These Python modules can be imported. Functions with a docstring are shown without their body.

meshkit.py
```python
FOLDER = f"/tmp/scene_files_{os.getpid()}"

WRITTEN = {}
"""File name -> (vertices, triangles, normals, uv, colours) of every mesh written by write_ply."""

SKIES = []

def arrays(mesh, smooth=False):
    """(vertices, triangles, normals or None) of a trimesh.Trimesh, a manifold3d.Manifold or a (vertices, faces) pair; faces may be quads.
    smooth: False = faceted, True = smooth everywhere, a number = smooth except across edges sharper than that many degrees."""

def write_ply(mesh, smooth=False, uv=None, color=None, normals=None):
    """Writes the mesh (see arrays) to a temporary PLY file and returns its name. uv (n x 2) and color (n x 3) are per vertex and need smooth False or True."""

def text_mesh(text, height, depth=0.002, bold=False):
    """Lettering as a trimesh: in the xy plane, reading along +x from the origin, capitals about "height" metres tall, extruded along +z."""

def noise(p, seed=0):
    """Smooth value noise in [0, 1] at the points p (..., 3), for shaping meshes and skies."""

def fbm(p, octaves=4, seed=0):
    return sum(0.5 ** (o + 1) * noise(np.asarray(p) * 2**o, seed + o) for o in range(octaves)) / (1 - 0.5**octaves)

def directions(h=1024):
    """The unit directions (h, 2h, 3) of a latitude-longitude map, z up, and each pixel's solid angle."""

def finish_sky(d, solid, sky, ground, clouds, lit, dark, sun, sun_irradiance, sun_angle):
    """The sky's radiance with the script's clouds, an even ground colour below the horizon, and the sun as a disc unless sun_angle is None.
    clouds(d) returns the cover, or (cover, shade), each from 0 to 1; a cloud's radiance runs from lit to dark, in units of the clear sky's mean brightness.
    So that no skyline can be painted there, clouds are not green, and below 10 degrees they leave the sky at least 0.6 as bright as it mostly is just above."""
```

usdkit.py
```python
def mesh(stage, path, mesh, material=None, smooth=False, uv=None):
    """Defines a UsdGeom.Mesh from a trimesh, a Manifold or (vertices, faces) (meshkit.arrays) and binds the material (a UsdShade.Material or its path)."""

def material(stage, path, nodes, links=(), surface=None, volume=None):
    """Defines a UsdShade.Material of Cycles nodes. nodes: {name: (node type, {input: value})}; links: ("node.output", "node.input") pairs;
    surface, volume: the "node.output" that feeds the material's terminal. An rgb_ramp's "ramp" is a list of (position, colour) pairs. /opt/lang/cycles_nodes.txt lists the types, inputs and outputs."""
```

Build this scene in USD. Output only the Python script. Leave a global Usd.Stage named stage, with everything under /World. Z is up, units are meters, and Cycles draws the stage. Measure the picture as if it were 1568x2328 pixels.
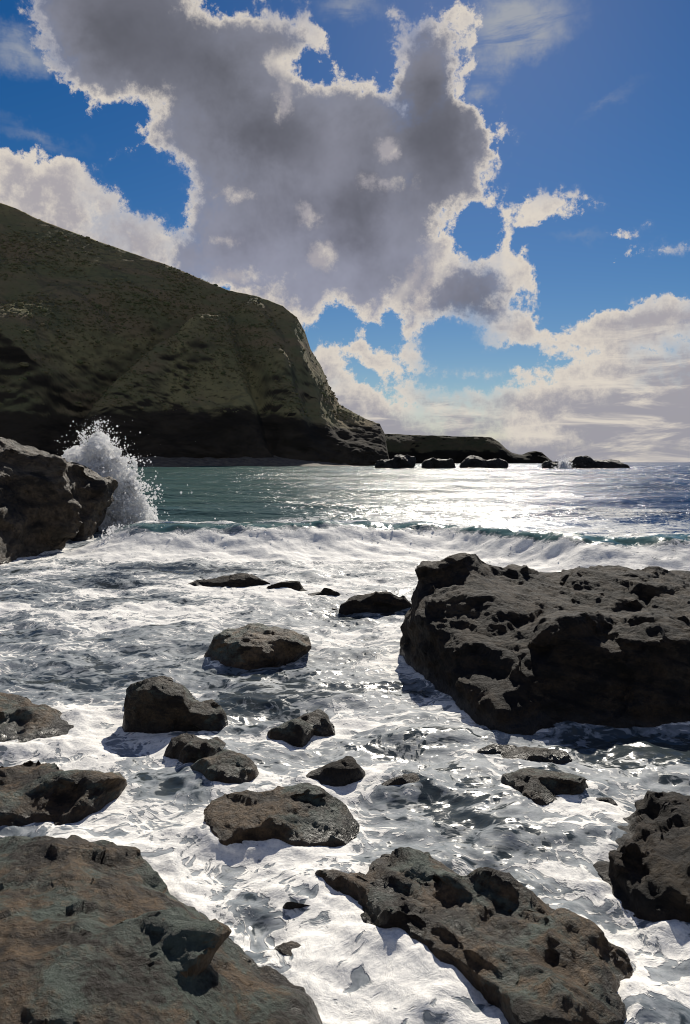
import math
import random
import numpy as np
import trimesh
import manifold3d as m3
from scipy.spatial import cKDTree
from pxr import Usd, UsdGeom, UsdLux, UsdShade, Gf, Sdf, Vt
import usdkit
import meshkit

random.seed(7)
stage = Usd.Stage.CreateInMemory()
UsdGeom.SetStageUpAxis(stage, UsdGeom.Tokens.z)
UsdGeom.SetStageMetersPerUnit(stage, 1.0)
world = UsdGeom.Xform.Define(stage, '/World')
stage.SetDefaultPrim(world.GetPrim())
UsdGeom.Scope.Define(stage, '/World/Looks')

# ---------------------------------------------------------------- camera, sky, sun, exposure
EYE = 4.0                       # metres above the sea
HALF = 0.46                     # tangent of half the horizontal angle
K = HALF / 784.0                # tangent per survey unit (a 1568-wide view, horizon at 1050)
EXPOSURE = 0.2
SUN_EL, SUN_AZ = math.radians(34.0), math.radians(10.5)
SKY_STRENGTH = 0.05
SUN_INTENSITY = 1.25

cam = UsdGeom.Camera.Define(stage, '/World/camera')
cam.CreateFocalLengthAttr(26.0)
cam.CreateHorizontalApertureAttr(2 * HALF * 26.0)
cam.CreateVerticalApertureAttr(2 * HALF * 26.0 * 1024 / 690)
cam.CreateVerticalApertureOffsetAttr(-(1163.5 - 1050) * K * 26.0)
cam.CreateClippingRangeAttr(Gf.Vec2f(0.1, 100000))
cam.CreateExposureAttr(EXPOSURE)
cx = cam.AddTransformOp()
cx.Set(Gf.Matrix4d(1, 0, 0, 0, 0, 0, 1, 0, 0, -1, 0, 0, 0, 0, EYE, 1))


def azel(X, Y):
    """Direction of a survey point as azimuth and elevation in radians."""
    u, v = (X - 784) * K, (1050 - Y) * K
    return math.atan(u), math.atan(v / math.sqrt(1 + u * u))


class Graph:
    """Collects shader nodes and links."""
    def __init__(self):
        self.n, self.l, self.i = {}, [], 0

    def add(self, kind, out, links=None, **vals):
        self.i += 1
        name = f'n{self.i}'
        vals = {k.rstrip('_'): v for k, v in vals.items()}
        self.n[name] = (kind, vals)
        for k, src in (links or {}).items():
            self.l.append((src, f'{name}.{k}'))
        return f'{name}.{out}'

    def math(self, op, a, b=None, c=None, clamp=False):
        vals, links = {'math_type': op}, {}
        if clamp:
            vals['use_clamp'] = True
        for key, x in (('value1', a), ('value2', b), ('value3', c)):
            if x is None:
                continue
            if isinstance(x, str):
                links[key] = x
            else:
                vals[key] = float(x)
        return self.add('math', 'value', links, **vals)

    def step(self, x, lo, hi, a=0.0, b=1.0):
        return self.add('map_range', 'result', {'value': x}, range_type='smoothstep', from_min=lo, from_max=hi, to_min=a, to_max=b)

    def mix(self, fac, a, b, how='mix'):
        vals, links = {'blend_type': how}, {}
        for key, x in (('fac', fac), ('a', a), ('b', b)):
            if isinstance(x, str):
                links[key] = x
            else:
                vals[key] = x
        return self.add('mix_color', 'result', links, **vals)

    def noise(self, vec, scale, detail=4, rough=0.55, out='fac', dist=0.0, **kw):
        return self.add('noise_texture', out, {'vector': vec}, scale=scale, detail=float(detail), roughness=rough, distortion=dist, **kw)

    def build(self, name, surface=None, volume=None):
        return usdkit.material(stage, '/World/Looks/' + name, self.n, self.l, surface=surface, volume=volume)


def sky_material():
    g = Graph()
    d = g.add('texture_coordinate', 'generated')
    sky = g.add('sky_texture', 'color', sky_type='single_scattering', sun_disc=False, sun_elevation=SUN_EL, sun_rotation=SUN_AZ,
                altitude=0.0, air_density=1.0, aerosol_density=0.10, ozone_density=3.0)
    sky = g.add('hsv', 'color', {'color': sky}, hue=0.508, saturation=1.42, value=SKY_VALUE)
    g.add('separate_xyz', 'x', {'vector': d})
    s = f'n{g.i}'
    az = g.math('arctan2', s + '.x', s + '.y')
    el = g.math('arcsine', s + '.z')
    P = g.add('combine_xyz', 'vector', {'x': az, 'y': el})
    # billow-shaped edges: warp the field with noise of three sizes
    w1 = g.noise(d, 9.0, 6, 0.62, 'color')
    w2 = g.noise(d, 34.0, 4, 0.6, 'color')
    o1 = g.add('vector_math', 'vector', {'vector1': w1}, math_type='subtract', vector2=(0.5, 0.5, 0.5))
    o2 = g.add('vector_math', 'vector', {'vector1': w2}, math_type='subtract', vector2=(0.5, 0.5, 0.5))
    o1 = g.add('vector_math', 'vector', {'vector1': o1}, math_type='scale', scale=0.075)
    o2 = g.add('vector_math', 'vector', {'vector1': o2}, math_type='scale', scale=0.045)
    o = g.add('vector_math', 'vector', {'vector1': o1, 'vector2': o2}, math_type='add')
    Q = g.add('vector_math', 'vector', {'vector1': P, 'vector2': o}, math_type='add')

    oh = g.add('vector_math', 'vector', {'vector1': o}, math_type='scale', scale=0.45)
    Qs = g.add('vector_math', 'vector', {'vector1': P, 'vector2': oh}, math_type='add')

    def blob(X, Y, rx, ry, rot=0.0, vec=Q):
        a, e = azel(X, Y)
        sx, sy = rx * K * math.cos(a) ** 2, ry * K * math.cos(e) ** 2
        m = g.add('mapping', 'vector', {'vector': vec}, mapping_type='texture', location=(a, e, 0), rotation=(0, 0, math.radians(rot)), scale=(sx, sy, 1))
        f = g.add('vector_math', 'vector', {'vector1': m}, math_type='multiply', vector2=(1, 1, 0))
        ln = g.add('vector_math', 'value', {'vector1': f}, math_type='length')
        r = min(sx, sy)
        return g.math('multiply_add', ln, -r, r)

    def field(blobs, k=0.02, vec=Q):
        out = None
        for b in blobs:
            f = blob(*b, vec=vec)
            out = f if out is None else g.math('smoothmax', out, f, k)
        return out

    dark = field(DARK_CLOUDS)
    light = field(LIGHT_CLOUDS)
    holes = field(HOLES, 0.012, Qs)
    spots = field(SPOTS, 0.006, Qs)
    # open sky outside the painted view: broken cloud of the same kind
    wide = g.noise(d, 2.6, 6, 0.6)
    wide = g.math('multiply_add', wide, 0.9, -0.47)
    da = g.math('absolute', az)
    side = g.step(da, 0.50, 0.75)
    top = g.step(el, 0.62, 0.85)
    out_ = g.math('maximum', side, top)
    wide = g.add('mix_float', 'result', {'fac': out_, 'b': wide}, a=-0.3)
    dark = g.math('maximum', dark, g.math('subtract', wide, 0.02))
    light = g.math('maximum', light, wide)
    bank = g.math('multiply_add', el, -1.0, 0.045)
    light = g.math('maximum', light, bank)
    allc = g.math('maximum', dark, light)
    allc = g.math('minimum', allc, g.math('multiply', holes, -1.0))
    fine = g.noise(d, 60.0, 5, 0.7)
    fine = g.math('multiply_add', fine, 0.040, -0.020)
    edge = g.math('add', allc, fine)
    ragged = g.noise(d, 5.5, 4, 0.6)
    ragged = g.step(ragged, 0.44, 0.66)
    cover = g.add('mix_float', 'result', {'fac': ragged, 'a': g.step(edge, 0.0, 0.009), 'b': g.step(edge, -0.006, 0.036)})
    # thickness: the lit rim gives way to grey inside
    dk = g.math('minimum', dark, g.math('multiply', holes, -1.0))
    dk = g.math('add', dk, g.math('multiply', fine, 0.8))
    shade = g.step(dk, 0.004, 0.021)
    sp = g.math('add', spots, g.math('multiply', fine, 0.8))
    shade = g.math('multiply', shade, g.math('multiply_add', g.step(sp, 0.009, -0.007), 0.85, 0.15))
    big = g.noise(d, 7.0, 5, 0.6)
    mid = g.noise(d, 22.0, 5, 0.65)
    up = g.step(el, 0.05, 0.50)
    grey = g.mix(up, (0.46, 0.46, 0.54), (0.190, 0.190, 0.205))
    gv = g.math('multiply_add', big, 1.5, g.math('multiply_add', mid, 0.55, -0.02))
    grey = g.mix(1.0, grey, g.add('combine_color', 'color', {'r': gv, 'g': gv, 'b': gv}), 'multiply')
    soft = g.noise(d, 4.5, 7, 0.62, dist=0.8)
    grey = g.mix(g.math('multiply', g.step(soft, 0.50, 0.72), 0.45), grey, (0.42, 0.41, 0.45))
    grey = g.mix(g.step(dk, 0.07, 0.012), grey, g.mix(0.55, grey, (0.37, 0.375, 0.42)))
    deep_ = field(DEEP_CLOUDS, 0.03)
    grey = g.mix(g.math('multiply', g.step(deep_, -0.02, 0.05), 0.62), grey, (0.135, 0.135, 0.15))
    bands = g.add('mapping', 'vector', {'vector': P}, mapping_type='point', rotation=(0, 0, -0.06), scale=(9, 48, 1))
    bands = g.noise(bands, 1.0, 6, 0.62, dist=0.5)
    mid = g.add('mix_float', 'result', {'fac': g.step(el, 0.10, 0.26), 'a': bands, 'b': mid})
    lv = g.step(mid, 0.46, 0.68)
    lavender = g.mix(g.step(el, 0.0, 0.25), (0.42, 0.41, 0.46), (0.50, 0.47, 0.50))
    rim = g.step(edge, 0.004, 0.030)
    white = (0.90, 0.82, 0.72)
    lf = g.math('multiply', g.math('subtract', 1.0, lv), rim)
    lightc = g.mix(lf, white, lavender)
    grey = g.mix(1.0, grey, (0.94, 0.97, 1.08), 'multiply')
    cloud = g.mix(shade, lightc, grey)
    cloud = g.mix(1.0, cloud, (CLOUD_GAIN,) * 3, 'multiply')
    c = g.mix(cover, sky, cloud)
    # thin high wisps
    st = g.add('mapping', 'vector', {'vector': P}, mapping_type='point', rotation=(0, 0, 0.15), scale=(5, 40, 1))
    sn = g.noise(st, 1.0, 6, 0.65, dist=0.6)
    wisp = field(WISPS, 0.03)
    wf = g.math('multiply', g.step(wisp, 0.0, 0.035), g.step(sn, 0.26, 0.56))
    wf = g.math('multiply', wf, 0.85)
    wf = g.math('multiply', wf, g.math('subtract', 1.0, cover))
    c = g.mix(wf, c, tuple(x * CLOUD_GAIN for x in (0.48, 0.50, 0.53)))
    bg = g.add('background_shader', 'background', {'color': c}, strength=SKY_STRENGTH)
    return g.build('sky_look', surface=bg)


SKY_VALUE = 0.92
CLOUD_GAIN = 14.0
# shaded bodies of the big cloud, survey units: x, y, half width, half height, turn
DARK_CLOUDS = [
    (300, 60, 230, 190, 0), (480, 110, 300, 200, -15), (700, 330, 400, 170, -8), (965, 170, 90, 150, 0), (990, 330, 135, 150, 0),
    (720, 480, 320, 190, 0), (1000, 410, 140, 80, 0), (560, 560, 190, 130, 0), (850, 590, 180, 110, 0), (740, 650, 150, 80, 0),
    (1070, 675, 120, 85, -10), (900, 700, 70, 80, 0), (370, 310, 85, 36, -10), (400, 210, 210, 90, -35), (1530, 745, 90, 16, 8),
    (480, 380, 110, 110, 0), (560, 300, 160, 120, 0), (420, 600, 70, 60, 0),
]
DEEP_CLOUDS = [(1075, 680, 125, 85, -10), (985, 300, 110, 230, 0), (330, 60, 230, 150, -20), (640, 300, 150, 70, -20), (820, 470, 60, 90, 20)]
LIGHT_CLOUDS = [
    (120, 440, 200, 85, -14), (150, 540, 260, 80, -20), (760, 770, 100, 100, 0), (880, 710, 100, 70, 0), (140, 385, 70, 60, 0), (30, 440, 100, 60, 0), (320, 540, 130, 70, -35), (560, 650, 150, 50, -20), (640, 690, 100, 60, 0),
    (700, 110, 80, 70, -30), (760, 195, 120, 45, 0), (1000, 620, 170, 100, 0), (1150, 650, 80, 90, 0), (1150, 540, 24, 100, 8),
    (1225, 470, 110, 36, 5), (1120, 750, 140, 70, -10), (1400, 770, 240, 60, 10), (1500, 730, 200, 55, 10), (1300, 880, 330, 70, 0), (1000, 915, 240, 34, 0), (1010, 905, 60, 40, 0), (1200, 930, 190, 45, 0), (1260, 875, 120, 40, 0), (955, 800, 36, 70, 0), (880, 815, 60, 50, 0), (820, 720, 60, 40, 0), (1180, 900, 90, 40, 0), (1150, 890, 130, 30, 0), (1480, 930, 330, 130, 0),
    (830, 790, 110, 130, 0), (950, 965, 300, 80, 0), (780, 890, 90, 90, 0), (940, 850, 90, 80, 0), (960, 720, 50, 110, -20),
    (1425, 528, 30, 18, 0), (1510, 570, 75, 12, 4), (560, 40, 110, 50, -30), (1105, 300, 40, 18, 0), (1135, 370, 16, 80, 0),
    (1055, 160, 18, 130, -12), (300, 340, 55, 22, 20), (970, 50, 90, 30, 0), (455, 330, 40, 80, -35), (1040, 60, 30, 40, 0), (1020, 1020, 700, 50, 0), (900, 110, 24, 90, 10),
    (420, 480, 30, 70, 0), (240, 215, 60, 30, 30), (120, 60, 40, 60, 0),
]
HOLES = [
    (340, 415, 85, 70, -10), (270, 375, 50, 30, 30), (390, 470, 32, 50, 0), (722, 158, 36, 24, 0), (815, 100, 52, 80, 0),
    (1090, 525, 50, 62, 0), (1030, 780, 66, 55, 0), (1120, 815, 120, 22, 0), (1040, 866, 95, 13, 0), (772, 742, 42, 46, 20), (858, 765, 26, 26, 0),
    (898, 760, 20, 46, 0), (706, 770, 22, 28, -40), (520, 8, 45, 26, 0), (850, 868, 40, 10, -35), (640, 20, 50, 18, 0),
    (1400, 640, 190, 45, 8), (1185, 425, 26, 18, 0), (275, 265, 60, 30, 25),
]
SPOTS = [
    (540, 445, 24, 11, 0), (505, 552, 20, 9, 0), (695, 490, 22, 26, 40), (735, 585, 32, 32, 0), (880, 345, 26, 22, 0), (640, 235, 12, 34, 0),
    (545, 632, 30, 8, 0), (940, 630, 12, 70, -30), (985, 600, 16, 30, 0), (640, 150, 30, 26, 0), (870, 420, 26, 6, 0),
]
WISPS = [(90, 295, 150, 30, -6), (1180, 60, 190, 110, 0), (60, 120, 120, 60, 0), (800, 20, 110, 50, 0), (1400, 230, 120, 24, 20), (1330, 540, 100, 20, 0), (1100, 200, 40, 50, 0)]

dome = UsdLux.DomeLight.Define(stage, '/World/sky')
dome.CreateIntensityAttr(1.0)
dome.GetPrim().SetCustomDataByKey('kind', 'structure')
dome.GetPrim().SetCustomDataByKey('label', 'blue sky with a towering grey cloud rimmed in white')
UsdShade.MaterialBindingAPI.Apply(dome.GetPrim()).Bind(sky_material())

sun = UsdLux.DistantLight.Define(stage, '/World/sun')
sun.CreateIntensityAttr(SUN_INTENSITY)
sun.CreateAngleAttr(0.5)
sun.CreateNormalizeAttr(True)
sun.CreateColorAttr(Gf.Vec3f(1.0, 0.93, 0.82))
sd = Gf.Vec3d(math.cos(SUN_EL) * math.sin(SUN_AZ), math.cos(SUN_EL) * math.cos(SUN_AZ), math.sin(SUN_EL))
sun.AddTransformOp().Set(Gf.Matrix4d(Gf.Rotation(Gf.Vec3d(0, 0, 1), sd), Gf.Vec3d(0, 0, 0)))


# ---------------------------------------------------------------- helpers
def tag(prim, label=None, category=None, group=None, kind=None):
    prim = prim.GetPrim() if hasattr(prim, 'GetPrim') else prim
    for k, v in (('label', label), ('category', category), ('group', group), ('kind', kind)):
        if v:
            prim.SetCustomDataByKey(k, v)
    return prim


_used = {}


def path_of(name, parent='/World'):
    key = f'{parent}/{name}'
    n = _used.get(key, 0)
    _used[key] = n + 1
    return key if n == 0 else f'{key}_{n:03d}'


def obj(name, mesh, material, parent='/World', smooth=40):
    return usdkit.mesh(stage, path_of(name, parent), mesh, material, smooth=smooth)


def primvar(mesh_prim, name, values):
    pv = UsdGeom.PrimvarsAPI(mesh_prim).CreatePrimvar(name, Sdf.ValueTypeNames.Color3fArray, 'vertex')
    pv.Set(Vt.Vec3fArray.FromNumpy(np.asarray(values, np.float32)))


def at(X, Y, z=0.0):
    """World point at height z seen at survey point (X, Y) below the horizon."""
    y = (EYE - z) / (K * (Y - 1050))
    return np.array([(X - 784) * K * y, y, z])


def deep(X, Y, y):
    return np.array([(X - 784) * K * y, y, EYE + (1050 - Y) * K * y])


def sstep(x, a, b):
    t = np.clip((x - a) / (b - a), 0, 1)
    return t * t * (3 - 2 * t)


fbm = meshkit.fbm


def fb2(x, y, s, octv=4, seed=0, sy=None):
    p = np.stack([x * s, y * (sy or s), np.full_like(x, 0.37)], -1)
    return fbm(p, octv, seed)


# ---------------------------------------------------------------- materials
def rock_material(name, brown, dark, pale, scale=1.6, pale_amount=0.5, dark_amount=0.5, rough=0.62, bump=0.05, axis=(0.75, 0.75, 1.5)):
    g = Graph()
    p = g.add('geometry', 'position')
    nrm = f'n{g.i}.true_normal'
    ps = g.add('mapping', 'vector', {'vector': p}, mapping_type='point', scale=axis, rotation=(0.18, -0.22, 0.5))
    n1 = g.noise(ps, scale, 9, 0.70, dist=0.25)
    n2 = g.noise(ps, scale * 1.7, 9, 0.72, dist=0.3)
    n3 = g.noise(p, scale * 9, 5, 0.7)
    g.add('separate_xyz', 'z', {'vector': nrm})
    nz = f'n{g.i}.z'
    c = g.mix(g.step(n3, 0.36, 0.66), tuple(x * 0.5 for x in brown), tuple(min(1, x * 1.45) for x in brown))
    # paler up-facing tops: lichen, and painted lit tops on the dark rock
    lichen_lit_top = g.math('multiply', g.step(n1, 0.56 - 0.16 * pale_amount, 0.66 - 0.16 * pale_amount), g.step(nz, -0.05, 0.55))
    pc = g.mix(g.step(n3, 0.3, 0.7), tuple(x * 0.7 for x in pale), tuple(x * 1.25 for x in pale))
    c = g.mix(lichen_lit_top, c, pc)
    nd = g.math('multiply_add', n3, 0.34, g.math('add', n2, -0.17))
    c = g.mix(g.step(nd, 0.58 - 0.2 * dark_amount, 0.74 - 0.2 * dark_amount), c, dark)
    # wet tide band
    g.add('separate_xyz', 'z', {'vector': p})
    pz = f'n{g.i}.z'
    band = g.math('add', pz, g.math('multiply_add', n1, -0.5, 0.25))
    wet = g.step(band, 0.32, 0.10)
    c = g.mix(g.math('multiply', wet, 0.8), c, tuple(x * 0.8 for x in dark))
    r = g.math('multiply_add', wet, -0.36, rough)
    r = g.math('add', r, g.math('multiply_add', n3, 0.3, -0.15))
    cr = g.add('voronoi_texture', 'distance', {'vector': ps}, feature='distance_to_edge', scale=scale * 2.4, detail=3.0, roughness=0.6)
    cr = g.step(cr, 0.0, 0.07)
    hb = g.math('add', g.noise(p, scale * 4, 10, 0.76, dist=0.15), g.math('multiply', n3, 0.45))
    hb = g.math('add', hb, g.math('multiply', cr, 0.12))
    b = g.add('bump', 'normal', {'height': hb}, strength=1.0, distance=bump * 2.4)
    s = g.add('principled_bsdf', 'BSDF', {'base_color': c, 'roughness': r, 'normal': b, 'specular_ior_level': g.math('multiply_add', wet, 0.25, 0.26)})
    return g.build(name, surface=s)


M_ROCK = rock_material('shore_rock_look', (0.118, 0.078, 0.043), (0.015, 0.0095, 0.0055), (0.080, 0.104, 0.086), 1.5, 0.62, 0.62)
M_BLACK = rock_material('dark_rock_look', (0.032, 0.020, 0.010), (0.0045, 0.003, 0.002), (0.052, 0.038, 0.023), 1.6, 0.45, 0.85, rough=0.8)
M_BROWN = rock_material('brown_rock_look', (0.050, 0.034, 0.019), (0.009, 0.006, 0.004), (0.070, 0.088, 0.072), 2.2, 0.5, 0.64)
M_CLIFFROCK = rock_material('cliff_rock_look', (0.085, 0.064, 0.043), (0.020, 0.016, 0.012), (0.115, 0.095, 0.070), 0.5, 0.35, 0.6, bump=0.2)
M_FAR = rock_material('islet_rock_look', (0.022, 0.020, 0.018), (0.010, 0.009, 0.008), (0.035, 0.035, 0.033), 0.12, 0.3, 0.6, bump=0.6)


def hill_material(name, far=False):
    g = Graph()
    p = g.add('geometry', 'position')
    nrm = f'n{g.i}.normal'
    g.add('separate_xyz', 'z', {'vector': nrm})
    nz = f'n{g.i}.z'
    g.add('separate_xyz', 'z', {'vector': p})
    pz = f'n{g.i}.z'
    st = g.add('mapping', 'vector', {'vector': p}, mapping_type='point', scale=(0.5, 0.5, 1.6), rotation=(0, 0.25, 0))
    n1 = g.noise(p, 0.011, 6, 0.6, dist=0.6)
    n2 = g.noise(st, 0.035, 7, 0.65, dist=0.5)
    n3 = g.noise(p, 0.22, 6, 0.7)
    grass = g.mix(g.step(n2, 0.36, 0.62), (0.240, 0.180, 0.105), (0.170, 0.165, 0.085))
    grass = g.mix(g.step(n1, 0.50, 0.66), grass, (0.28, 0.24, 0.115))
    grass = g.mix(g.step(n3, 0.52, 0.70), grass, (0.15, 0.125, 0.07))
    rock = g.mix(g.step(n2, 0.38, 0.62), (0.022, 0.018, 0.014), (0.050, 0.040, 0.030))
    # turf grows above the cliff line and on gentler ground
    line = g.math('add', pz, g.math('multiply_add', n1, -46.0, 23.0))
    line = g.math('add', line, g.math('multiply_add', n2, -26.0, 13.0))
    turf = g.step(line, 34.0, 41.0)
    turf = g.math('multiply', turf, g.step(nz, 0.16, 0.42))
    c = g.mix(turf, rock, grass)
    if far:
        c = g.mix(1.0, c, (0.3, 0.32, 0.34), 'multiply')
    hb = g.math('add', g.math('multiply', n3, 0.8), g.noise(p, 0.9, 5, 0.7))
    b = g.add('bump', 'normal', {'height': hb}, strength=0.7, distance=2.2)
    s = g.add('principled_bsdf', 'BSDF', {'base_color': c, 'normal': b}, roughness=0.9, specular_ior_level=0.1)
    return g.build(name, surface=s)


M_HILL = hill_material('headland_look')
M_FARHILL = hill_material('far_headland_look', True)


def sea_material():
    """Sea water with foam; mesh attribute 'foam' holds (foam cover with painted sun glint, depth of green, roughness of the chop)."""
    g = Graph()
    p = g.add('geometry', 'position')
    att = g.add('attribute', 'vector', attribute='foam')
    g.add('separate_xyz', 'x', {'vector': att})
    a = f'n{g.i}'
    flow = g.add('mapping', 'vector', {'vector': p}, mapping_type='point', scale=(0.62, 0.85, 1.0), rotation=(0, 0, 0.22))
    warp = g.noise(p, 0.55, 4, 0.55, 'color')
    warp = g.add('vector_math', 'vector', {'vector1': warp}, math_type='subtract', vector2=(0.5, 0.5, 0.5))
    warp = g.add('vector_math', 'vector', {'vector1': warp}, math_type='scale', scale=1.5)
    fl = g.add('vector_math', 'vector', {'vector1': flow, 'vector2': warp}, math_type='add')
    n1 = g.noise(fl, 0.42, 8, 0.58, dist=0.8)                   # patches
    n5 = g.noise(fl, 1.25, 6, 0.58, dist=1.6)
    n5 = g.math('subtract', 1.0, g.math('absolute', g.math('multiply_add', n5, 2.0, -1.0)))   # lacy strands
    lace = g.add('voronoi_texture', 'distance', {'vector': fl}, feature='distance_to_edge', scale=3.2, detail=2.0, roughness=0.6)
    lace = g.step(lace, 0.16, 0.0)
    fine = g.noise(fl, 8.0, 6, 0.70)
    far = g.add('mapping', 'vector', {'vector': p}, mapping_type='point', scale=(0.045, 0.10, 1.0), rotation=(0, 0, 0.05))
    n4 = g.noise(far, 1.0, 10, 0.70, dist=0.5)                  # wind streaks on open water
    v = g.math('multiply_add', n1, 2.8, -1.40)
    v = g.math('add', v, g.math('multiply_add', n5, 1.5, -1.2))
    v4 = g.math('multiply_add', n4, 2.4, -1.2)
    v = g.add('mix_float', 'result', {'fac': a + '.z', 'a': v, 'b': v4})
    v = g.math('add', v, a + '.x')
    lace2 = g.add('voronoi_texture', 'distance', {'vector': fl}, feature='distance_to_edge', scale=8.5, detail=1.0, roughness=0.5)
    lace2 = g.step(lace2, 0.22, 0.0)
    lace2 = g.math('multiply', g.math('subtract', 1.0, a + '.z'), lace2)
    v = g.math('add', v, g.math('multiply', lace, 0.24))
    v = g.math('add', v, g.math('multiply_add', lace2, 0.22, -0.10))
    v = g.math('add', v, g.math('multiply_add', fine, 0.5, -0.25))
    thin = g.step(g.math('multiply_add', a + '.z', -0.42, v), -0.18, 0.16)
    thick = g.step(v, 0.34, 0.48)
    water = g.mix(a + '.y', (0.016, 0.045, 0.115), (0.050, 0.098, 0.090))
    water = g.mix(g.step(a + '.y', 0.0, -0.5), water, (0.040, 0.052, 0.058))
    water = g.mix(g.step(a + '.y', 1.1, 2.0), water, (0.10, 0.19, 0.175))
    veil = g.mix(g.step(g.math('multiply_add', fine, 0.6, g.math('multiply', n1, 0.4)), 0.38, 0.60), (0.11, 0.14, 0.165), (0.33, 0.355, 0.38))
    bub = g.noise(p, 26.0, 4, 0.7)
    white = g.mix(g.step(g.math('multiply_add', bub, 0.5, g.math('multiply', fine, 0.5)), 0.36, 0.58), (0.60, 0.60, 0.59), (0.90, 0.88, 0.83))
    c = g.mix(g.math('multiply', thin, 0.88), water, veil)
    c = g.mix(thick, c, white)
    # ripples
    rp = g.add('mapping', 'vector', {'vector': p}, mapping_type='point', scale=(0.55, 1.0, 1.0))
    r1 = g.noise(rp, 0.8, 6, 0.62, dist=0.3)
    r2 = g.noise(far, 1.3, 6, 0.65, dist=0.4)
    open_ = a + '.z'
    r1 = g.math('multiply', r1, g.math('multiply_add', open_, 0.45, 0.10))
    hgt = g.math('add', r1, g.math('multiply', g.math('multiply', r2, open_), 2.3))
    hgt = g.math('add', hgt, g.math('multiply', g.math('multiply', fine, thick), 0.035))
    b = g.add('bump', 'normal', {'height': hgt}, strength=1.0, distance=0.55)
    rough = g.math('multiply_add', thin, 0.55, 0.13)
    rough = g.math('add', rough, g.math('multiply', a + '.z', 0.05))
    spec = g.math('multiply_add', thick, -0.25, 0.36)
    spec = g.math('multiply_add', open_, -0.26, spec)
    s = g.add('principled_bsdf', 'BSDF', {'base_color': c, 'roughness': rough, 'normal': b, 'specular_ior_level': spec}, ior=1.33)
    return g.build('sea_look', surface=s)


def spray_material():
    g = Graph()
    d = g.add('principled_bsdf', 'BSDF', base_color=(0.92, 0.92, 0.92), roughness=0.5)
    t = g.add('translucent_bsdf', 'BSDF', color=(0.95, 0.95, 0.95))
    s = g.add('mix_closure', 'closure', {'closure1': d, 'closure2': t}, fac=0.6)
    clear = g.add('transparent_bsdf', 'BSDF', color=(1, 1, 1))
    s = g.add('mix_closure', 'closure', {'closure1': s, 'closure2': clear}, fac=0.22)
    return g.build('spray_look', surface=s)


M_SEA = sea_material()
M_SPRAY = spray_material()

# ---------------------------------------------------------------- headlands
SKYLINE = [(-700, 330), (-300, 400), (-120, 440), (0, 470), (60, 490), (100, 510), (200, 545), (300, 578), (400, 610), (470, 640), (520, 658), (580, 668), (640, 690), (672, 715), (690, 745),
           (705, 790), (730, 830), (748, 875), (770, 915), (800, 932), (830, 948), (866, 962), (878, 985), (884, 1035), (890, 1062), (900, 1075), (930, 1090)]


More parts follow.
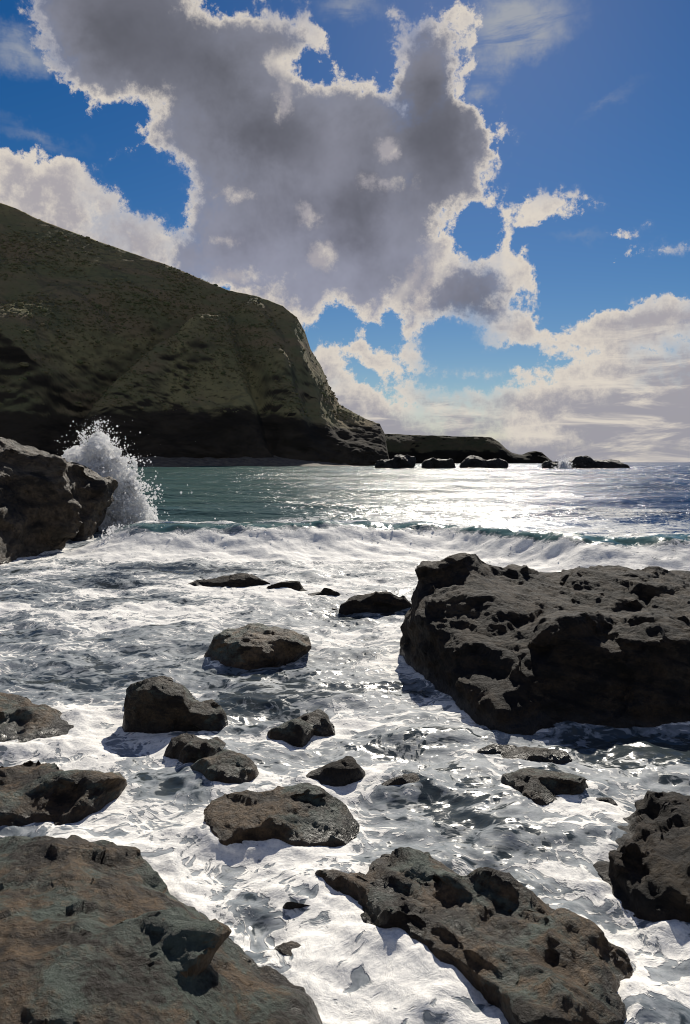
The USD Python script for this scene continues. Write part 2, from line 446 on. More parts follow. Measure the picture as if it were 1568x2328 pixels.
def headland():
    Y0 = 600.0
    xs = np.concatenate([np.linspace(-700, -290, 90)[:-1], np.arange(-290, 56, 1.15)])
    ts = np.concatenate([np.linspace(-0.10, 0.35, 150)[:-1], np.linspace(0.35, 1.0, 110)[:-1], np.linspace(1.0, 3.2, 50)])
    X, T = np.meshgrid(xs, ts)
    # plan: ridge runs from the tip away to the left; the foot lies nearer to the left
    tip = 44.0
    away = np.clip((tip - X) / 330.0, 0, 3)
    ridge_y = 690 - 40 * np.minimum(away, 1) - 60 * np.clip(away - 1, 0, 2)
    foot_y = 640 - 190 * np.minimum(away, 1.0) ** 0.85 - 60 * np.clip(away - 1, 0, 2)
    foot_y = np.minimum(foot_y, ridge_y - 26)
    sk = np.array(SKYLINE, float)
    rx = (sk[:, 0] - 784) * K * 668
    rh = EYE + (1050 - sk[:, 1]) * K * 668
    H = np.interp(X, rx, rh)
    # spurs and gullies: shift the profile in and out along the coast
    lean, lean2 = X - T * 107, X + T * 60
    spur = np.zeros_like(X)
    for c, w, am in ((-176, 20, 0.19), (-330, 30, 0.14), (-205, 15, -0.10), (-100, 14, 0.07)):
        spur += am * np.exp(-((lean - c) / w) ** 2)
    for c, w, am in ((-24, 13, 0.16), (-48, 7, -0.13), (8, 12, 0.12), (30, 10, 0.08)):
        spur += am * np.exp(-((lean2 - c) / w) ** 2)
    p = np.stack([X * 0.012, T * 2.0, np.zeros_like(X)], -1)
    rough = fbm(p * 2.2, 6, 3) - 0.5
    Tm = np.clip(T, 0, 1)
    tt = T + (spur - 0.08) * np.sin(np.pi * Tm) * (1 - Tm) ** 0.5 * 1.3 + rough * 0.16 * np.sin(np.pi * Tm)
    t1 = np.clip(tt, 0, 1)
    cliff = 0.24 + 0.05 * np.sin(X * 0.045) + 0.10 * (fb2(X, X * 0, 0.03, 3, 9) - 0.5)
    cliff = cliff + 0.20 * np.exp(-((lean + 262) / 42) ** 2) * sstep(X, -290, -235)
    edge = 0.12
    prof = np.where(t1 < edge, cliff * (t1 / edge) ** 0.8, cliff + (1 - cliff) * ((t1 - edge) / (1 - edge)) ** 0.92)
    prof = np.where(T > 1, 1 - 0.10 * (T - 1) - 0.05 * (T - 1) ** 2, prof)
    y = foot_y + (ridge_y - foot_y) * T
    # keep the apparent skyline: full height is reached at the ridge
    Z = H * prof * (0.35 + 0.65 * np.clip(y / 668, 0.6, 1.0) ** 0.5) if False else H * prof
    Z = EYE + (Z - EYE) * np.minimum(y / 668, 1.0) if False else Z
    # ledges and broken rock on the lower cliff
    q = np.stack([X * 0.09, y * 0.09, Z * 0.16], -1)
    brk = fbm(q, 5, 21) - 0.5
    low = np.exp(-np.clip(Z, 0, None) / 30)
    y = y + brk * (10 * low + 1.8)
    Z = Z + (fbm(q * 2.1, 4, 33) - 0.5) * (1.3 + 4.5 * low) * sstep(T, -0.02, 0.05)
    Z = np.where(T < 0, -3 + 30 * T, Z)
    n, m = X.shape
    v = np.stack([X, y, Z], -1).reshape(-1, 3)
    i = np.arange(n * m).reshape(n, m)
    f = np.stack([i[:-1, :-1], i[:-1, 1:], i[1:, 1:], i[1:, :-1]], -1).reshape(-1, 4)
    return v, f


HEAD = headland()
tag(obj('headland', HEAD, M_HILL, smooth=True), 'steep green brown headland sloping down to a dark cliff at the sea', kind='structure')


def scrub():
    """Low gorse and heather over the turf of the headland, as instances of a few clumps."""
    rng = np.random.default_rng(77)
    v, f = HEAD
    tri = np.vstack([f[:, [0, 1, 2]], f[:, [0, 2, 3]]])
    t = trimesh.Trimesh(v, tri, process=False)
    n = t.face_normals
    c = t.triangles_center
    w = t.area_faces * (np.abs(n[:, 2]) > 0.35) * (c[:, 2] > 42) * (c[:, 0] > -320)
    dens = fbm(c * 0.022, 4, 44)
    w = w * np.clip((dens - 0.42) * 5, 0.06, 1) * (c[:, 1] < 700)
    idx = rng.choice(len(w), 12000, p=w / w.sum())
    pts = c[idx] + rng.normal(size=(len(idx), 3)) * [0.5, 0.5, 0.0]
    g = Graph()
    g.add('object_info', 'random')
    r = f'n{g.i}.random'
    col = g.add('rgb_ramp', 'color', {'fac': r}, ramp=[(0, (0.19, 0.155, 0.085)), (0.35, (0.13, 0.14, 0.065)), (0.7, (0.22, 0.17, 0.095)), (1, (0.11, 0.115, 0.055))])
    s = g.add('principled_bsdf', 'BSDF', {'base_color': col}, roughness=0.95, specular_ior_level=0.05)
    mat = g.build('scrub_look', surface=s)
    inst = UsdGeom.PointInstancer.Define(stage, '/World/scrub')
    paths = []
    for k in range(4):
        m = trimesh.creation.icosphere(2, 1.0)
        q = m.vertices * (0.62 + 0.8 * fbm(m.vertices * 1.9 + 5 * k, 3, k)[:, None]) * [1, 1, 0.62]
        pr = usdkit.mesh(stage, f'/World/scrub/clump_{k:03d}', (q, m.faces), mat, smooth=False)
        paths.append(pr.GetPath())
    inst.CreatePrototypesRel().SetTargets(paths)
    inst.CreateProtoIndicesAttr(Vt.IntArray.FromNumpy(rng.integers(0, 4, len(pts)).astype(np.int32)))
    inst.CreatePositionsAttr(Vt.Vec3fArray.FromNumpy(pts.astype(np.float32)))
    sc = rng.gamma(3.0, 0.20, len(pts))[:, None] * np.ones((1, 3))
    inst.CreateScalesAttr(Vt.Vec3fArray.FromNumpy(sc.astype(np.float32)))
    a = rng.uniform(0, 2 * math.pi, len(pts))
    inst.CreateOrientationsAttr(Vt.QuathArray([Gf.Quath(math.cos(x / 2), 0, 0, math.sin(x / 2)) for x in a]))
    tag(inst, 'low scrub and heather scattered over the headland slope', kind='stuff')


scrub()


def far_headland():
    d = 2300.0
    sk = np.array([(560, 975), (700, 985), (880, 986), (960, 989), (1060, 992), (1115, 994), (1135, 1004), (1150, 1018), (1165, 1028), (1188, 1033), (1200, 1028), (1215, 1025), (1230, 1029), (1245, 1041), (1252, 1052), (1262, 1060)], float)
    rx, rh = (sk[:, 0] - 784) * K * d, EYE + (1050 - sk[:, 1]) * K * d
    xs = np.linspace(rx[0], rx[-1], 260)
    ts = np.linspace(-0.15, 2.0, 70)
    X, T = np.meshgrid(xs, ts)
    H = np.interp(X, rx, rh)
    t = np.clip(T, 0, 1)
    Z = H * np.where(T < 1, np.minimum(1, 0.85 * t ** 0.35 + 0.15 * t), 1 - 0.15 * (T - 1))
    Y = d - 60 + 60 * T + 60 * (fb2(X, T * 80, 0.012, 5, 4) - 0.5)
    Z = Z + 7 * (fb2(X, T * 60, 0.03, 4, 8) - 0.5) * np.clip(H / 30, 0, 1) * (T > 0)
    Z = np.where(T < 0, -4, Z)
    n, m = X.shape
    i = np.arange(n * m).reshape(n, m)
    return np.stack([X, Y, Z], -1).reshape(-1, 3), np.stack([i[:-1, :-1], i[:-1, 1:], i[1:, 1:], i[1:, :-1]], -1).reshape(-1, 4)


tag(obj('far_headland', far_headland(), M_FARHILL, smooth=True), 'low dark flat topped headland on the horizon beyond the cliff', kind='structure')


def beach():
    """Strip of shingle under the cliff."""
    g = Graph()
    p = g.add('geometry', 'position')
    n = g.noise(p, 0.25, 7, 0.7)
    c = g.mix(g.step(n, 0.35, 0.65), (0.07, 0.06, 0.047), (0.17, 0.14, 0.105))
    b = g.add('bump', 'normal', {'height': n}, strength=1.0, distance=1.5)
    s = g.add('principled_bsdf', 'BSDF', {'base_color': c, 'normal': b}, roughness=0.85)
    mat = g.build('shingle_look', surface=s)
    xs = np.linspace(-330, 28, 240)
    ts = np.linspace(0, 1, 26)
    X, T = np.meshgrid(xs, ts)
    away = np.clip((44 - X) / 330.0, 0, 3)
    foot = 640 - 190 * np.minimum(away, 1.0) ** 0.85
    Y = foot - 26 - 10 * (fb2(X, X * 0, 0.03, 3, 5)) + 46 * T
    Z = -1.2 + 11.0 * T ** 0.8 * (0.25 + 0.75 * sstep(X, 20, -60)) + 3.2 * (fb2(X, Y, 0.12, 5, 17) - 0.5)
    n_, m_ = X.shape
    i = np.arange(n_ * m_).reshape(n_, m_)
    me = np.stack([X, Y, Z], -1).reshape(-1, 3), np.stack([i[:-1, :-1], i[:-1, 1:], i[1:, 1:], i[1:, :-1]], -1).reshape(-1, 4)
    tag(obj('beach', me, mat, smooth=True), 'narrow brown shingle beach along the foot of the headland cliff', kind='structure')


beach()

# ---------------------------------------------------------------- rocks
FOOT = []                        # points of the rocks at the waterline, for the foam


def chunk(c, r, rot=0.0, seed=0, n=26, tilt=(0, 0)):
    """Angular block: hull of a few points spread on an ellipsoid."""
    rng = np.random.default_rng(seed)
    p = rng.normal(size=(n, 3))
    p /= np.linalg.norm(p, axis=1, keepdims=True)
    p *= rng.uniform(0.86, 1.08, (n, 1))
    p = np.sign(p) * np.abs(p) ** 0.8 * np.array(r)
    R = trimesh.transformations.euler_matrix(tilt[0], tilt[1], rot)[:3, :3]
    return m3.Manifold.hull_points((1.16 * p @ R.T + np.array(c)).astype(np.float64))


def hull(points, jitter=0.0, seed=0):
    p = np.array(points, float)
    # keep the waterline where it was drawn: shore points rise just above the water and get a foot below it
    low = (p[:, 2] < 0.05) & (p[:, 2] > -0.55)
    e = np.array([0, 0, EYE])
    q = e + (p[low] - e) * ((EYE - 0.10) / (EYE - p[low][:, 2:3]))
    foot = q.copy()
    foot[:, 2] = -0.7
    p = np.vstack([p[~low], q, foot])
    if jitter:
        p = p + np.random.default_rng(seed).normal(size=p.shape) * jitter
    return m3.Manifold.hull_points(p)


def rock_mesh(pieces, res, amp, freq, seed, strata=0.0, axis=(0.3, -0.2, 1.0), sfreq=3.0, floor=-0.6):
    m = pieces[0]
    for q in pieces[1:]:
        m = m + q
    m = m.trim_by_plane((0, 0, 1), floor)
    m = m.refine_to_length(res)
    me = m.to_mesh()
    t = trimesh.Trimesh(me.vert_properties[:, :3], me.tri_verts, process=True)
    trimesh.smoothing.filter_taubin(t, 0.5, -0.52, 3)
    rng = np.random.default_rng(seed + 200)
    # flat fracture faces: every patch is pressed towards its own plane
    for size, flat, amt in ((1.0 / freq, 0.75, amp * 0.55), (0.40 / freq, 0.6, amp * 0.16), (0.18 / freq, 0.4, amp * 0.05)):
        v, nn = t.vertices.copy(), t.vertex_normals.copy()
        k = int(np.clip(t.area / size ** 2 * 1.15, 14, len(v) // 12))
        seeds = v[rng.choice(len(v), k, replace=False)]
        warp = np.stack([fbm(v / size * 1.1 + o, 3, seed + o) - 0.5 for o in (3, 11, 23)], -1) * size * 0.35
        q = (v + warp) * np.array([1.0, 1.0, 1.3])
        _, idx = cKDTree(seeds * np.array([1.0, 1.0, 1.3])).query(q)
        cnt = np.maximum(np.bincount(idx, minlength=k), 1)[:, None]
        cen = np.stack([np.bincount(idx, v[:, j], k) for j in range(3)], -1) / cnt
        nor = np.stack([np.bincount(idx, nn[:, j], k) for j in range(3)], -1)
        coh = np.linalg.norm(nor, axis=1, keepdims=True) / cnt
        nor = nor / np.maximum(np.linalg.norm(nor, axis=1, keepdims=True), 1e-9)
        nor = nor + rng.normal(size=(k, 3)) * 0.10
        nor /= np.linalg.norm(nor, axis=1, keepdims=True)
        h = np.einsum('ij,ij->i', v - cen[idx], nor[idx])
        wgt = np.clip((coh[idx, 0] - 0.5) / 0.3, 0, 1) * np.clip((cnt[idx, 0] - 8) / 20, 0, 1)
        off = rng.uniform(-0.55, 0.55, k)[idx] * amt
        t.vertices = v - nor[idx] * (np.clip(h, -0.3 * size, 0.3 * size) * flat * wgt)[:, None] + nor[idx] * (off * wgt)[:, None]
    v, nn = t.vertices, t.vertex_normals
    d = fbm(v * freq * 3.0, 6, seed) - 0.5
    d = np.where(d < 0, d * 0.25, d)                 # knobs, no pits
    d2 = 1 - np.abs(2 * fbm(v * min(freq * 6.5, 0.28 / res) + 3.1, 3, seed + 7) - 1) * 2
    t.vertices = v + nn * (d * amp * 0.75 - d2 * min(amp * 0.13, res * 0.5))[:, None]
    Lm = trimesh.smoothing.laplacian_calculation(t)
    v = np.array(t.vertices)
    for _ in range(14):
        dev = Lm @ v - v
        bad = np.linalg.norm(dev, axis=1) > 0.75 * res
        v[bad] += 0.7 * dev[bad]
    t.vertices = v
    if strata:
        v, nn = t.vertices, t.vertex_normals
        ax = np.array(axis) / np.linalg.norm(axis)
        s = (v @ ax) * sfreq + 1.3 * fbm(v * freq * 0.6, 3, seed + 9)
        saw = (s - np.floor(s))
        saw = np.where(saw < 0.7, saw / 0.7, (1 - saw) / 0.3)
        t.vertices = v + nn * ((saw - 0.5) * strata)[:, None]
    return t


def rock(name, label, pieces, mat, res=0.05, amp=0.10, freq=1.6, seed=1, cat='rock', group=None, **kw):
    t = rock_mesh(pieces, res, amp, freq, seed, **kw)
    b = t.vertices[np.abs(t.vertices[:, 2] - 0.03) < 0.12]
    if len(b) and b[0, 1] < 60:
        FOOT.append(b[:, :2])
    return tag(obj(name, t, mat, smooth=38), label, cat, group)


def px_chunk(x0, x1, yt, yb, seed, dr=0.8, rot=0.0, n=26, tilt=(0, 0), sink=0.35):
    """Block whose waterline is seen at yb, its top at yt, between x0 and x1."""
    yf = at(0, yb)[1]
    rx = (x1 - x0) / 2 * K * yf
    ry = rx * dr
    yc = yf + ry * 0.8
    f = yc / yf
    cx_ = ((x0 + x1) / 2 - 784) * K * yc
    top = EYE + (1050 - yt) * K * yc
    top = max(top, 0.12)
    zc = (top - sink) / 2
    return chunk((cx_, yc, zc), (rx * f, ry, top - zc), rot, seed, n, tilt)


# big black rock at the right
def big_rock():
    P = []
    a = [deep(962, 1300, 15.6), deep(1010, 1262, 15.8), deep(1060, 1258, 16.2), deep(1100, 1278, 16.4), deep(1180, 1300, 16.6), deep(1200, 1420, 13.2), deep(1120, 1440, 12.9), deep(985, 1400, 13.7), deep(945, 1420, 14.2)]
    base = [deep(900, 1478, 15.9), at(905, 1480, -0.3), at(1000, 1560, -0.4), at(1130, 1650, -0.4), at(1160, 1600, -0.4)]
    P.append(hull(a + base))
    b = [deep(1140, 1300, 16.5), deep(1200, 1306, 16.6), deep(1300, 1298, 16.8), deep(1440, 1296, 17), deep(1700, 1300, 17.2), deep(1900, 1330, 16.6), deep(1180, 1435, 12.6), deep(1330, 1460, 12.1), deep(1500, 1470, 11.9), deep(1750, 1470, 11.8),
         at(1150, 1640, -0.4), at(1330, 1660, -0.4), at(1520, 1640, -0.4), at(1800, 1640, -0.4), np.array([9, 17, -0.5]), np.array([2.5, 16.5, -0.5])]
    P.append(hull(b))
    P.append(chunk(deep(1040, 1300, 15.8), (0.8, 0.7, 0.36), 0.2, 5, 30))
    P.append(chunk(deep(1185, 1315, 16.2), (0.4, 0.5, 0.28), 0.4, 6))
    P.append(chunk(deep(1390, 1320, 16.4), (1.2, 0.8, 0.3), 0.1, 8))
    P.append(chunk(deep(1300, 1430, 12.8), (0.9, 0.7, 0.3), 0.3, 9))
    P.append(chunk(deep(1480, 1440, 12.6), (0.8, 0.8, 0.32), -0.2, 10))
    P.append(hull([deep(930, 1440, 14.6), deep(1000, 1420, 13.6), deep(1120, 1470, 12.4), at(985, 1545, -0.4), at(1120, 1668, -0.4), at(1175, 1680, -0.4), at(1220, 1655, -0.4), at(950, 1500, -0.4), deep(1180, 1480, 12.0)]))
    rock('boulder', 'huge black flat topped boulder with a domed left end in the surf', P, M_BLACK, 0.055, 0.20, 1.0, 14, strata=0.06, axis=(0.15, -0.1, 1), sfreq=2.2, cat='boulder')


big_rock()


def left_outcrop():
    P = []
    P.append(hull([deep(-160, 960, 34), deep(-40, 985, 34), deep(30, 1003, 35), deep(80, 1014, 36), deep(140, 1042, 38), at(-200, 1330, -0.5), at(0, 1285, -0.5), at(70, 1262, -0.5), at(150, 1218, -0.5), (-21, 42, -0.5), (-28, 40, -0.5), at(175, 1180, -0.5), deep(170, 1110, 37)]))
    P.append(hull([deep(140, 1040, 38), deep(215, 1056, 39.5), deep(272, 1086, 41), deep(200, 1112, 40), deep(150, 1180, 37.5), at(185, 1180, -0.5), at(215, 1175, -0.5), (-17, 44, -0.5), (-15.2, 43, -0.5), deep(90, 1040, 40)]))
    P.append(chunk(deep(60, 1090, 33.5), (1.6, 1.2, 1.5), 0.3, 3))
    P.append(chunk(deep(100, 1180, 33.5), (1.5, 1.2, 1.5), 0.3, 4))
    rock('rock_outcrop', 'brown grey rock outcrop at the left with surf bursting beside it', P, M_CLIFFROCK, 0.12, 0.70, 0.5, 31, strata=0.14, axis=(0.25, -0.1, 1), sfreq=1.0, cat='rock outcrop')


left_outcrop()

# boulders in the surf, one by one
rock('boulder', 'grey brown boulder alone in white water just below the low reef',
     [px_chunk(470, 700, 1432, 1524, 101, 0.7), px_chunk(600, 708, 1462, 1500, 102, 0.8), px_chunk(490, 640, 1455, 1532, 103, 0.6)], M_ROCK, 0.05, 0.15, 1.7, 12, cat='boulder')
rock('boulder', 'tall dark boulder with a pointed top between the left slab and a flat rock',
     [px_chunk(285, 470, 1530, 1690, 111, 0.9, n=18), px_chunk(300, 420, 1528, 1640, 112, 0.9, n=14), px_chunk(400, 515, 1600, 1685, 113, 0.8)], M_BROWN, 0.045, 0.15, 1.6, 13, cat='boulder')
rock('rock', 'small dark rock at the foot of the tall pointed boulder',
     [px_chunk(378, 520, 1665, 1750, 121, 0.7), px_chunk(410, 490, 1680, 1768, 122, 0.8)], M_BROWN, 0.035, 0.09, 2.4, 14)
rock('rock', 'knobbly brown rock just below the tall pointed boulder',
     [px_chunk(425, 575, 1715, 1800, 131, 0.7), px_chunk(460, 570, 1740, 1815, 132, 0.6)], M_ROCK, 0.035, 0.10, 2.4, 15)
rock('rock', 'long low rock slab tapering to a point at the left edge above the square one',
     [hull([at(-120, 1720, -.3), at(40, 1700, -.3), at(150, 1702, -.3), at(205, 1690, -.3), deep(200, 1650, 10.9), deep(120, 1595, 11.4), deep(0, 1562, 11.7), deep(-140, 1545, 11.9), deep(40, 1650, 10.8), (-7.5, 12.5, -.3), at(150, 1620, -.2)])], M_ROCK, 0.05, 0.16, 1.4, 16, strata=0.06)
rock('rock', 'broad square grey green rock slab at the left edge',
     [hull([at(-150, 1890, -.3), at(60, 1885, -.3), at(190, 1885, -.3), at(225, 1830, -.3), at(285, 1790, -.3), deep(285, 1762, 8.6), deep(240, 1750, 8.9), deep(90, 1738, 9.2), deep(-150, 1730, 9.2), deep(215, 1822, 8.1), deep(20, 1838, 7.9), deep(-140, 1840, 7.9)]),
      px_chunk(20, 120, 1728, 1800, 142, 0.7), px_chunk(235, 292, 1765, 1812, 143, 0.7)], M_ROCK, 0.045, 0.14, 1.5, 17, strata=0.05)
rock('rock', 'low brown rock awash right of the tall pointed boulder',
     [px_chunk(600, 710, 1640, 1712, 151, 0.7), px_chunk(640, 765, 1622, 1688, 152, 0.7)], M_BROWN, 0.04, 0.09, 2.2, 18)
rock('rock', 'small smooth dark rock in foam just above the wide knobbly boulder', [px_chunk(692, 832, 1722, 1806, 161, 0.75)], M_BLACK, 0.035, 0.07, 2.2, 19)
rock('boulder', 'wide knobbly grey green boulder with a dark brown foot',
     [hull([at(452, 1915, -.25), at(520, 1948, -.25), at(700, 1955, -.25), at(800, 1925, -.25), at(828, 1880, -.25), deep(458, 1830, 7.9), deep(520, 1800, 8.3), deep(590, 1800, 8.3), deep(645, 1788, 8.4), deep(750, 1800, 8.3), deep(800, 1860, 7.9), deep(640, 1850, 7.7), deep(480, 1850, 7.7), at(480, 1845, -.3), at(790, 1845, -.3)]),
      px_chunk(620, 760, 1783, 1900, 172, 0.6), px_chunk(470, 600, 1797, 1900, 173, 0.6)], M_ROCK, 0.03, 0.10, 2.2, 20, cat='boulder')
rock('rock', 'low dark rock barely showing in foam right of the smooth dark one', [px_chunk(855, 990, 1760, 1822, 181, 0.5)], M_BROWN, 0.035, 0.05, 2.5, 21)
rock('pebble', 'tiny black stone poking from white foam left of the huge black boulder', [px_chunk(888, 912, 1650, 1667, 191, 0.8)], M_BLACK, 0.015, 0.012, 6.0, 22, cat='stone')
rock('rock', 'flat brown rock awash just in front of the huge black boulder', [px_chunk(1135, 1300, 1698, 1755, 201, 0.5), px_chunk(1075, 1190, 1690, 1732, 202, 0.4)], M_BROWN, 0.04, 0.07, 2.2, 23)
rock('rock', 'rounded brown rock with a notched left foot, below the huge black boulder',
     [px_chunk(1140, 1340, 1748, 1850, 211, 0.7), px_chunk(1170, 1290, 1790, 1872, 212, 0.6), px_chunk(1230, 1345, 1750, 1850, 213, 0.7)], M_BROWN, 0.04, 0.10, 2.0, 24)
rock('rock', 'small round dark rock beside the notched brown one near the jagged black rock', [px_chunk(1340, 1408, 1818, 1868, 221, 0.8)], M_BLACK, 0.025, 0.04, 4.0, 25)
rock('rock', 'jagged black rock filling the right edge above the bottom corner',
     [hull([at(1345, 2010, -.3), at(1380, 2080, -.3), at(1460, 2110, -.3), at(1568, 2160, -.3), at(1800, 2250, -.3), deep(1385, 1925, 7.6), deep(1470, 1850, 8.0), deep(1568, 1800, 8.4), deep(1750, 1740, 8.6), (6.2, 9.2, -.3), (3.2, 8.9, -.3), deep(1568, 2010, 6.2), deep(1450, 1985, 6.6), deep(1750, 1990, 6.4), deep(1375, 1960, 7.2), at(1350, 1960, -.3), deep(1420, 2060, 6.5), deep(1568, 2110, 6.1)]),
      px_chunk(1385, 1480, 1905, 2060, 232, 0.8, n=18), chunk(deep(1500, 1850, 8.0), (.28, .3, .25), .2, 233, 16)], M_BLACK, 0.035, 0.17, 1.7, 26, strata=0.06, axis=(0.5, -0.1, 1), sfreq=4)


def bottom_left():
    P = [hull([at(-250, 2040, -.3), at(60, 1930, -.3), deep(95, 1905, 6.75), deep(150, 1896, 6.8), deep(215, 1912, 6.75), at(340, 1985, -.2), at(480, 2110, -.2), deep(300, 1985, 6.6), deep(430, 2085, 5.9), (-4.5, 7, -.3), (-4.5, 3.2, -.3), (-.2, 3.6, -.3), deep(-250, 1990, 6.4), deep(-250, 2300, 4.2), deep(100, 2330, 4.1), deep(400, 2330, 4.3), at(640, 2260, -.1)]),
         hull([at(480, 2105, -.2), at(620, 2210, -.3), at(680, 2240, -.3), at(730, 2295, -.3), at(800, 2345, -.3), at(800, 2500, -.3), deep(620, 2215, 5.6), deep(660, 2250, 5.4), deep(500, 2150, 5.7), deep(700, 2400, 4.5), (-2, 3.6, -.3), (-2.4, 6, -.3)]),
         hull([deep(400, 2060, 6.1), at(480, 2112, -.3), at(560, 2170, -.3), at(620, 2212, -.3), deep(600, 2205, 5.6), deep(480, 2130, 5.9), deep(500, 2300, 4.8), deep(300, 2150, 5.4)]),
         chunk(at(650, 2215) + np.array([0.0, 0.12, 0.02]), (.2, .18, .16), .3, 242, 18),
         chunk(deep(180, 2000, 6.3), (.45, .5, .2), .6, 243), chunk(deep(330, 2190, 5.0), (.6, .3, .2), .5, 244), chunk(deep(120, 2230, 4.7), (.5, .4, .2), .2, 245)]
    rock('rock', 'large sloping grey green rock filling the bottom left corner', P, M_ROCK, 0.032, 0.13, 1.1, 57, strata=0.03, axis=(0.7, 0.4, 1), sfreq=3.2)


bottom_left()


def ledge():
    P = [hull([at(690, 1998, -.25), at(800, 1985, -.3), at(930, 1968, -.3), deep(800, 1990, 6.8), deep(940, 1975, 7.0), deep(1050, 1985, 6.9), deep(1140, 2030, 6.5), at(1180, 2040, -.3), at(820, 2075, -.3), at(900, 2165, -.3), deep(880, 2090, 6.2), deep(1060, 2120, 5.9)]),
         hull([deep(1050, 1990, 6.8), deep(1170, 2040, 6.4), deep(1300, 2120, 6.0), deep(1400, 2180, 5.6), at(1300, 2090, -.3), at(1440, 2250, -.3), at(1450, 2200, -.3), at(900, 2160, -.3), at(1010, 2215, -.3), at(1130, 2260, -.3), at(1200, 2330, -.3), at(1420, 2330, -.3), deep(1000, 2150, 5.7), deep(1200, 2200, 5.4), deep(1360, 2230, 5.3)]),
         hull([at(1090, 2240, -.3), at(1160, 2330, -.3), at(1190, 2450, -.3), at(1350, 2300, -.3), at(1440, 2275, -.3), at(1430, 2255, -.1), deep(1170, 2240, 5.15), deep(1370, 2235, 5.2), deep(1250, 2310, 4.85), deep(1400, 2320, 4.95), at(1440, 2330, -.2)]),
         px_chunk(680, 850, 1980, 2050, 254, 0.5), px_chunk(1290, 1450, 2150, 2262, 255, 0.6), px_chunk(820, 1000, 2040, 2165, 256, 0.6), px_chunk(1150, 1440, 2240, 2330, 257, 0.5),
         chunk(deep(930, 1990, 6.95), (.35, .3, .18), -.4, 251), chunk(deep(1100, 2040, 6.5), (.5, .25, .16), -.5, 252), chunk(deep(1250, 2150, 5.8), (.4, .3, .16), -.5, 253)]
    rock('rock_ledge', 'long brown green rock ledge slanting down across the middle bottom', P, M_ROCK, 0.032, 0.11, 1.9, 28, strata=0.04, axis=(0.55, 0.45, 1), sfreq=4.5, cat='rock ledge')


ledge()
rock('rock', 'flat triangular dark rock between the large corner rock and the slanting ledge', [px_chunk(635, 725, 2030, 2105, 261, 0.6, n=12)], M_BROWN, 0.025, 0.04, 3.5, 29)


def reef():
    P = []
    for k, (x0, x1, yt, yb) in enumerate([(400, 540, 1308, 1345), (470, 640, 1303, 1350), (600, 700, 1318, 1360), (690, 800, 1340, 1372), (770, 930, 1345, 1400)]):
        P.append(px_chunk(x0, x1, yt, yb, 300 + k, 0.35, n=18))
    P.append(hull([deep(420, 1330, 25.6), deep(560, 1318, 25.2), deep(660, 1330, 24.4), deep(760, 1350, 22.8), deep(900, 1380, 20.8), at(430, 1345, -.4), at(640, 1362, -.4), at(900, 1402, -.4), at(440, 1325, -.4), at(900, 1380, -.4)]))
    rock('reef', 'low dark reef of rocks breaking the surf behind the lone boulder', P, M_BLACK, 0.08, 0.16, 1.3, 33, cat='reef')


reef()

ISLETS = [('dark low sea rock nearest the tip of the headland', [(868, 915, 1040, 1064), (895, 950, 1030, 1066), (850, 900, 1046, 1064)]),
          ('smooth rounded sea rock, second out from the headland tip', [(966, 1040, 1041, 1066)]),
          ('long twin humped sea rock beneath the end of the far headland', [(1048, 1110, 1039, 1069), (1095, 1168, 1045, 1070)]),
          ('small pointed sea rock with a plume of spray on its right', [(1236, 1292, 1048, 1074)]),
          ('longest sea rock, peaked in the middle, farthest from the headland', [(1288, 1340, 1050, 1076), (1308, 1360, 1037, 1077), (1340, 1436, 1046, 1080)])]
for k, (lab, prts) in enumerate(ISLETS):
    P = []
    for j, (x0, x1, yt, yb) in enumerate(prts):
        yf = 360.0
        rx = (x1 - x0) / 2 * K * yf
        top = EYE + (1050 - yt) * K * yf
        P.append(chunk(((x0 + x1) / 2 * K * yf - 784 * K * yf, yf + 6, (top - 3) / 2), (rx, rx * 0.6, (top + 3) / 2), 0.0, 400 + 10 * k + j, 26))
    rk = np.random.default_rng(900 + k)
    for q in range(3 + 2 * len(prts)):
        x0, x1, yt, yb = prts[q % len(prts)]
        xc = rk.uniform(x0 + 8, x1 - 8)
        top = EYE + (1050 - yt) * K * 360 * rk.uniform(0.8, 1.1)
        P.append(chunk(((xc - 784) * K * 360, 366 + rk.uniform(-3, 3), (top - 2) / 2), (rk.uniform(1.6, 3.4), rk.uniform(1.5, 3), (top + 2) / 2 * rk.uniform(0.8, 1.05)), rk.uniform(0, 3), 950 + 10 * k + q, 9, (rk.uniform(-.2, .2), rk.uniform(-.25, .25))))
    rock('sea_rock', lab, P, M_FAR, 0.7, 1.5, 0.22, 40 + k, cat='sea rock', group=None, floor=-2.0)


# ---------------------------------------------------------------- sea
def crest_y(x):
    return 33.2 - 6.6 * sstep(x, 3.5, 9.0) + 1.2 * (fb2(x, x * 0, 0.25, 3, 61) - 0.5) + 0.5 * np.sin(x * 0.35)


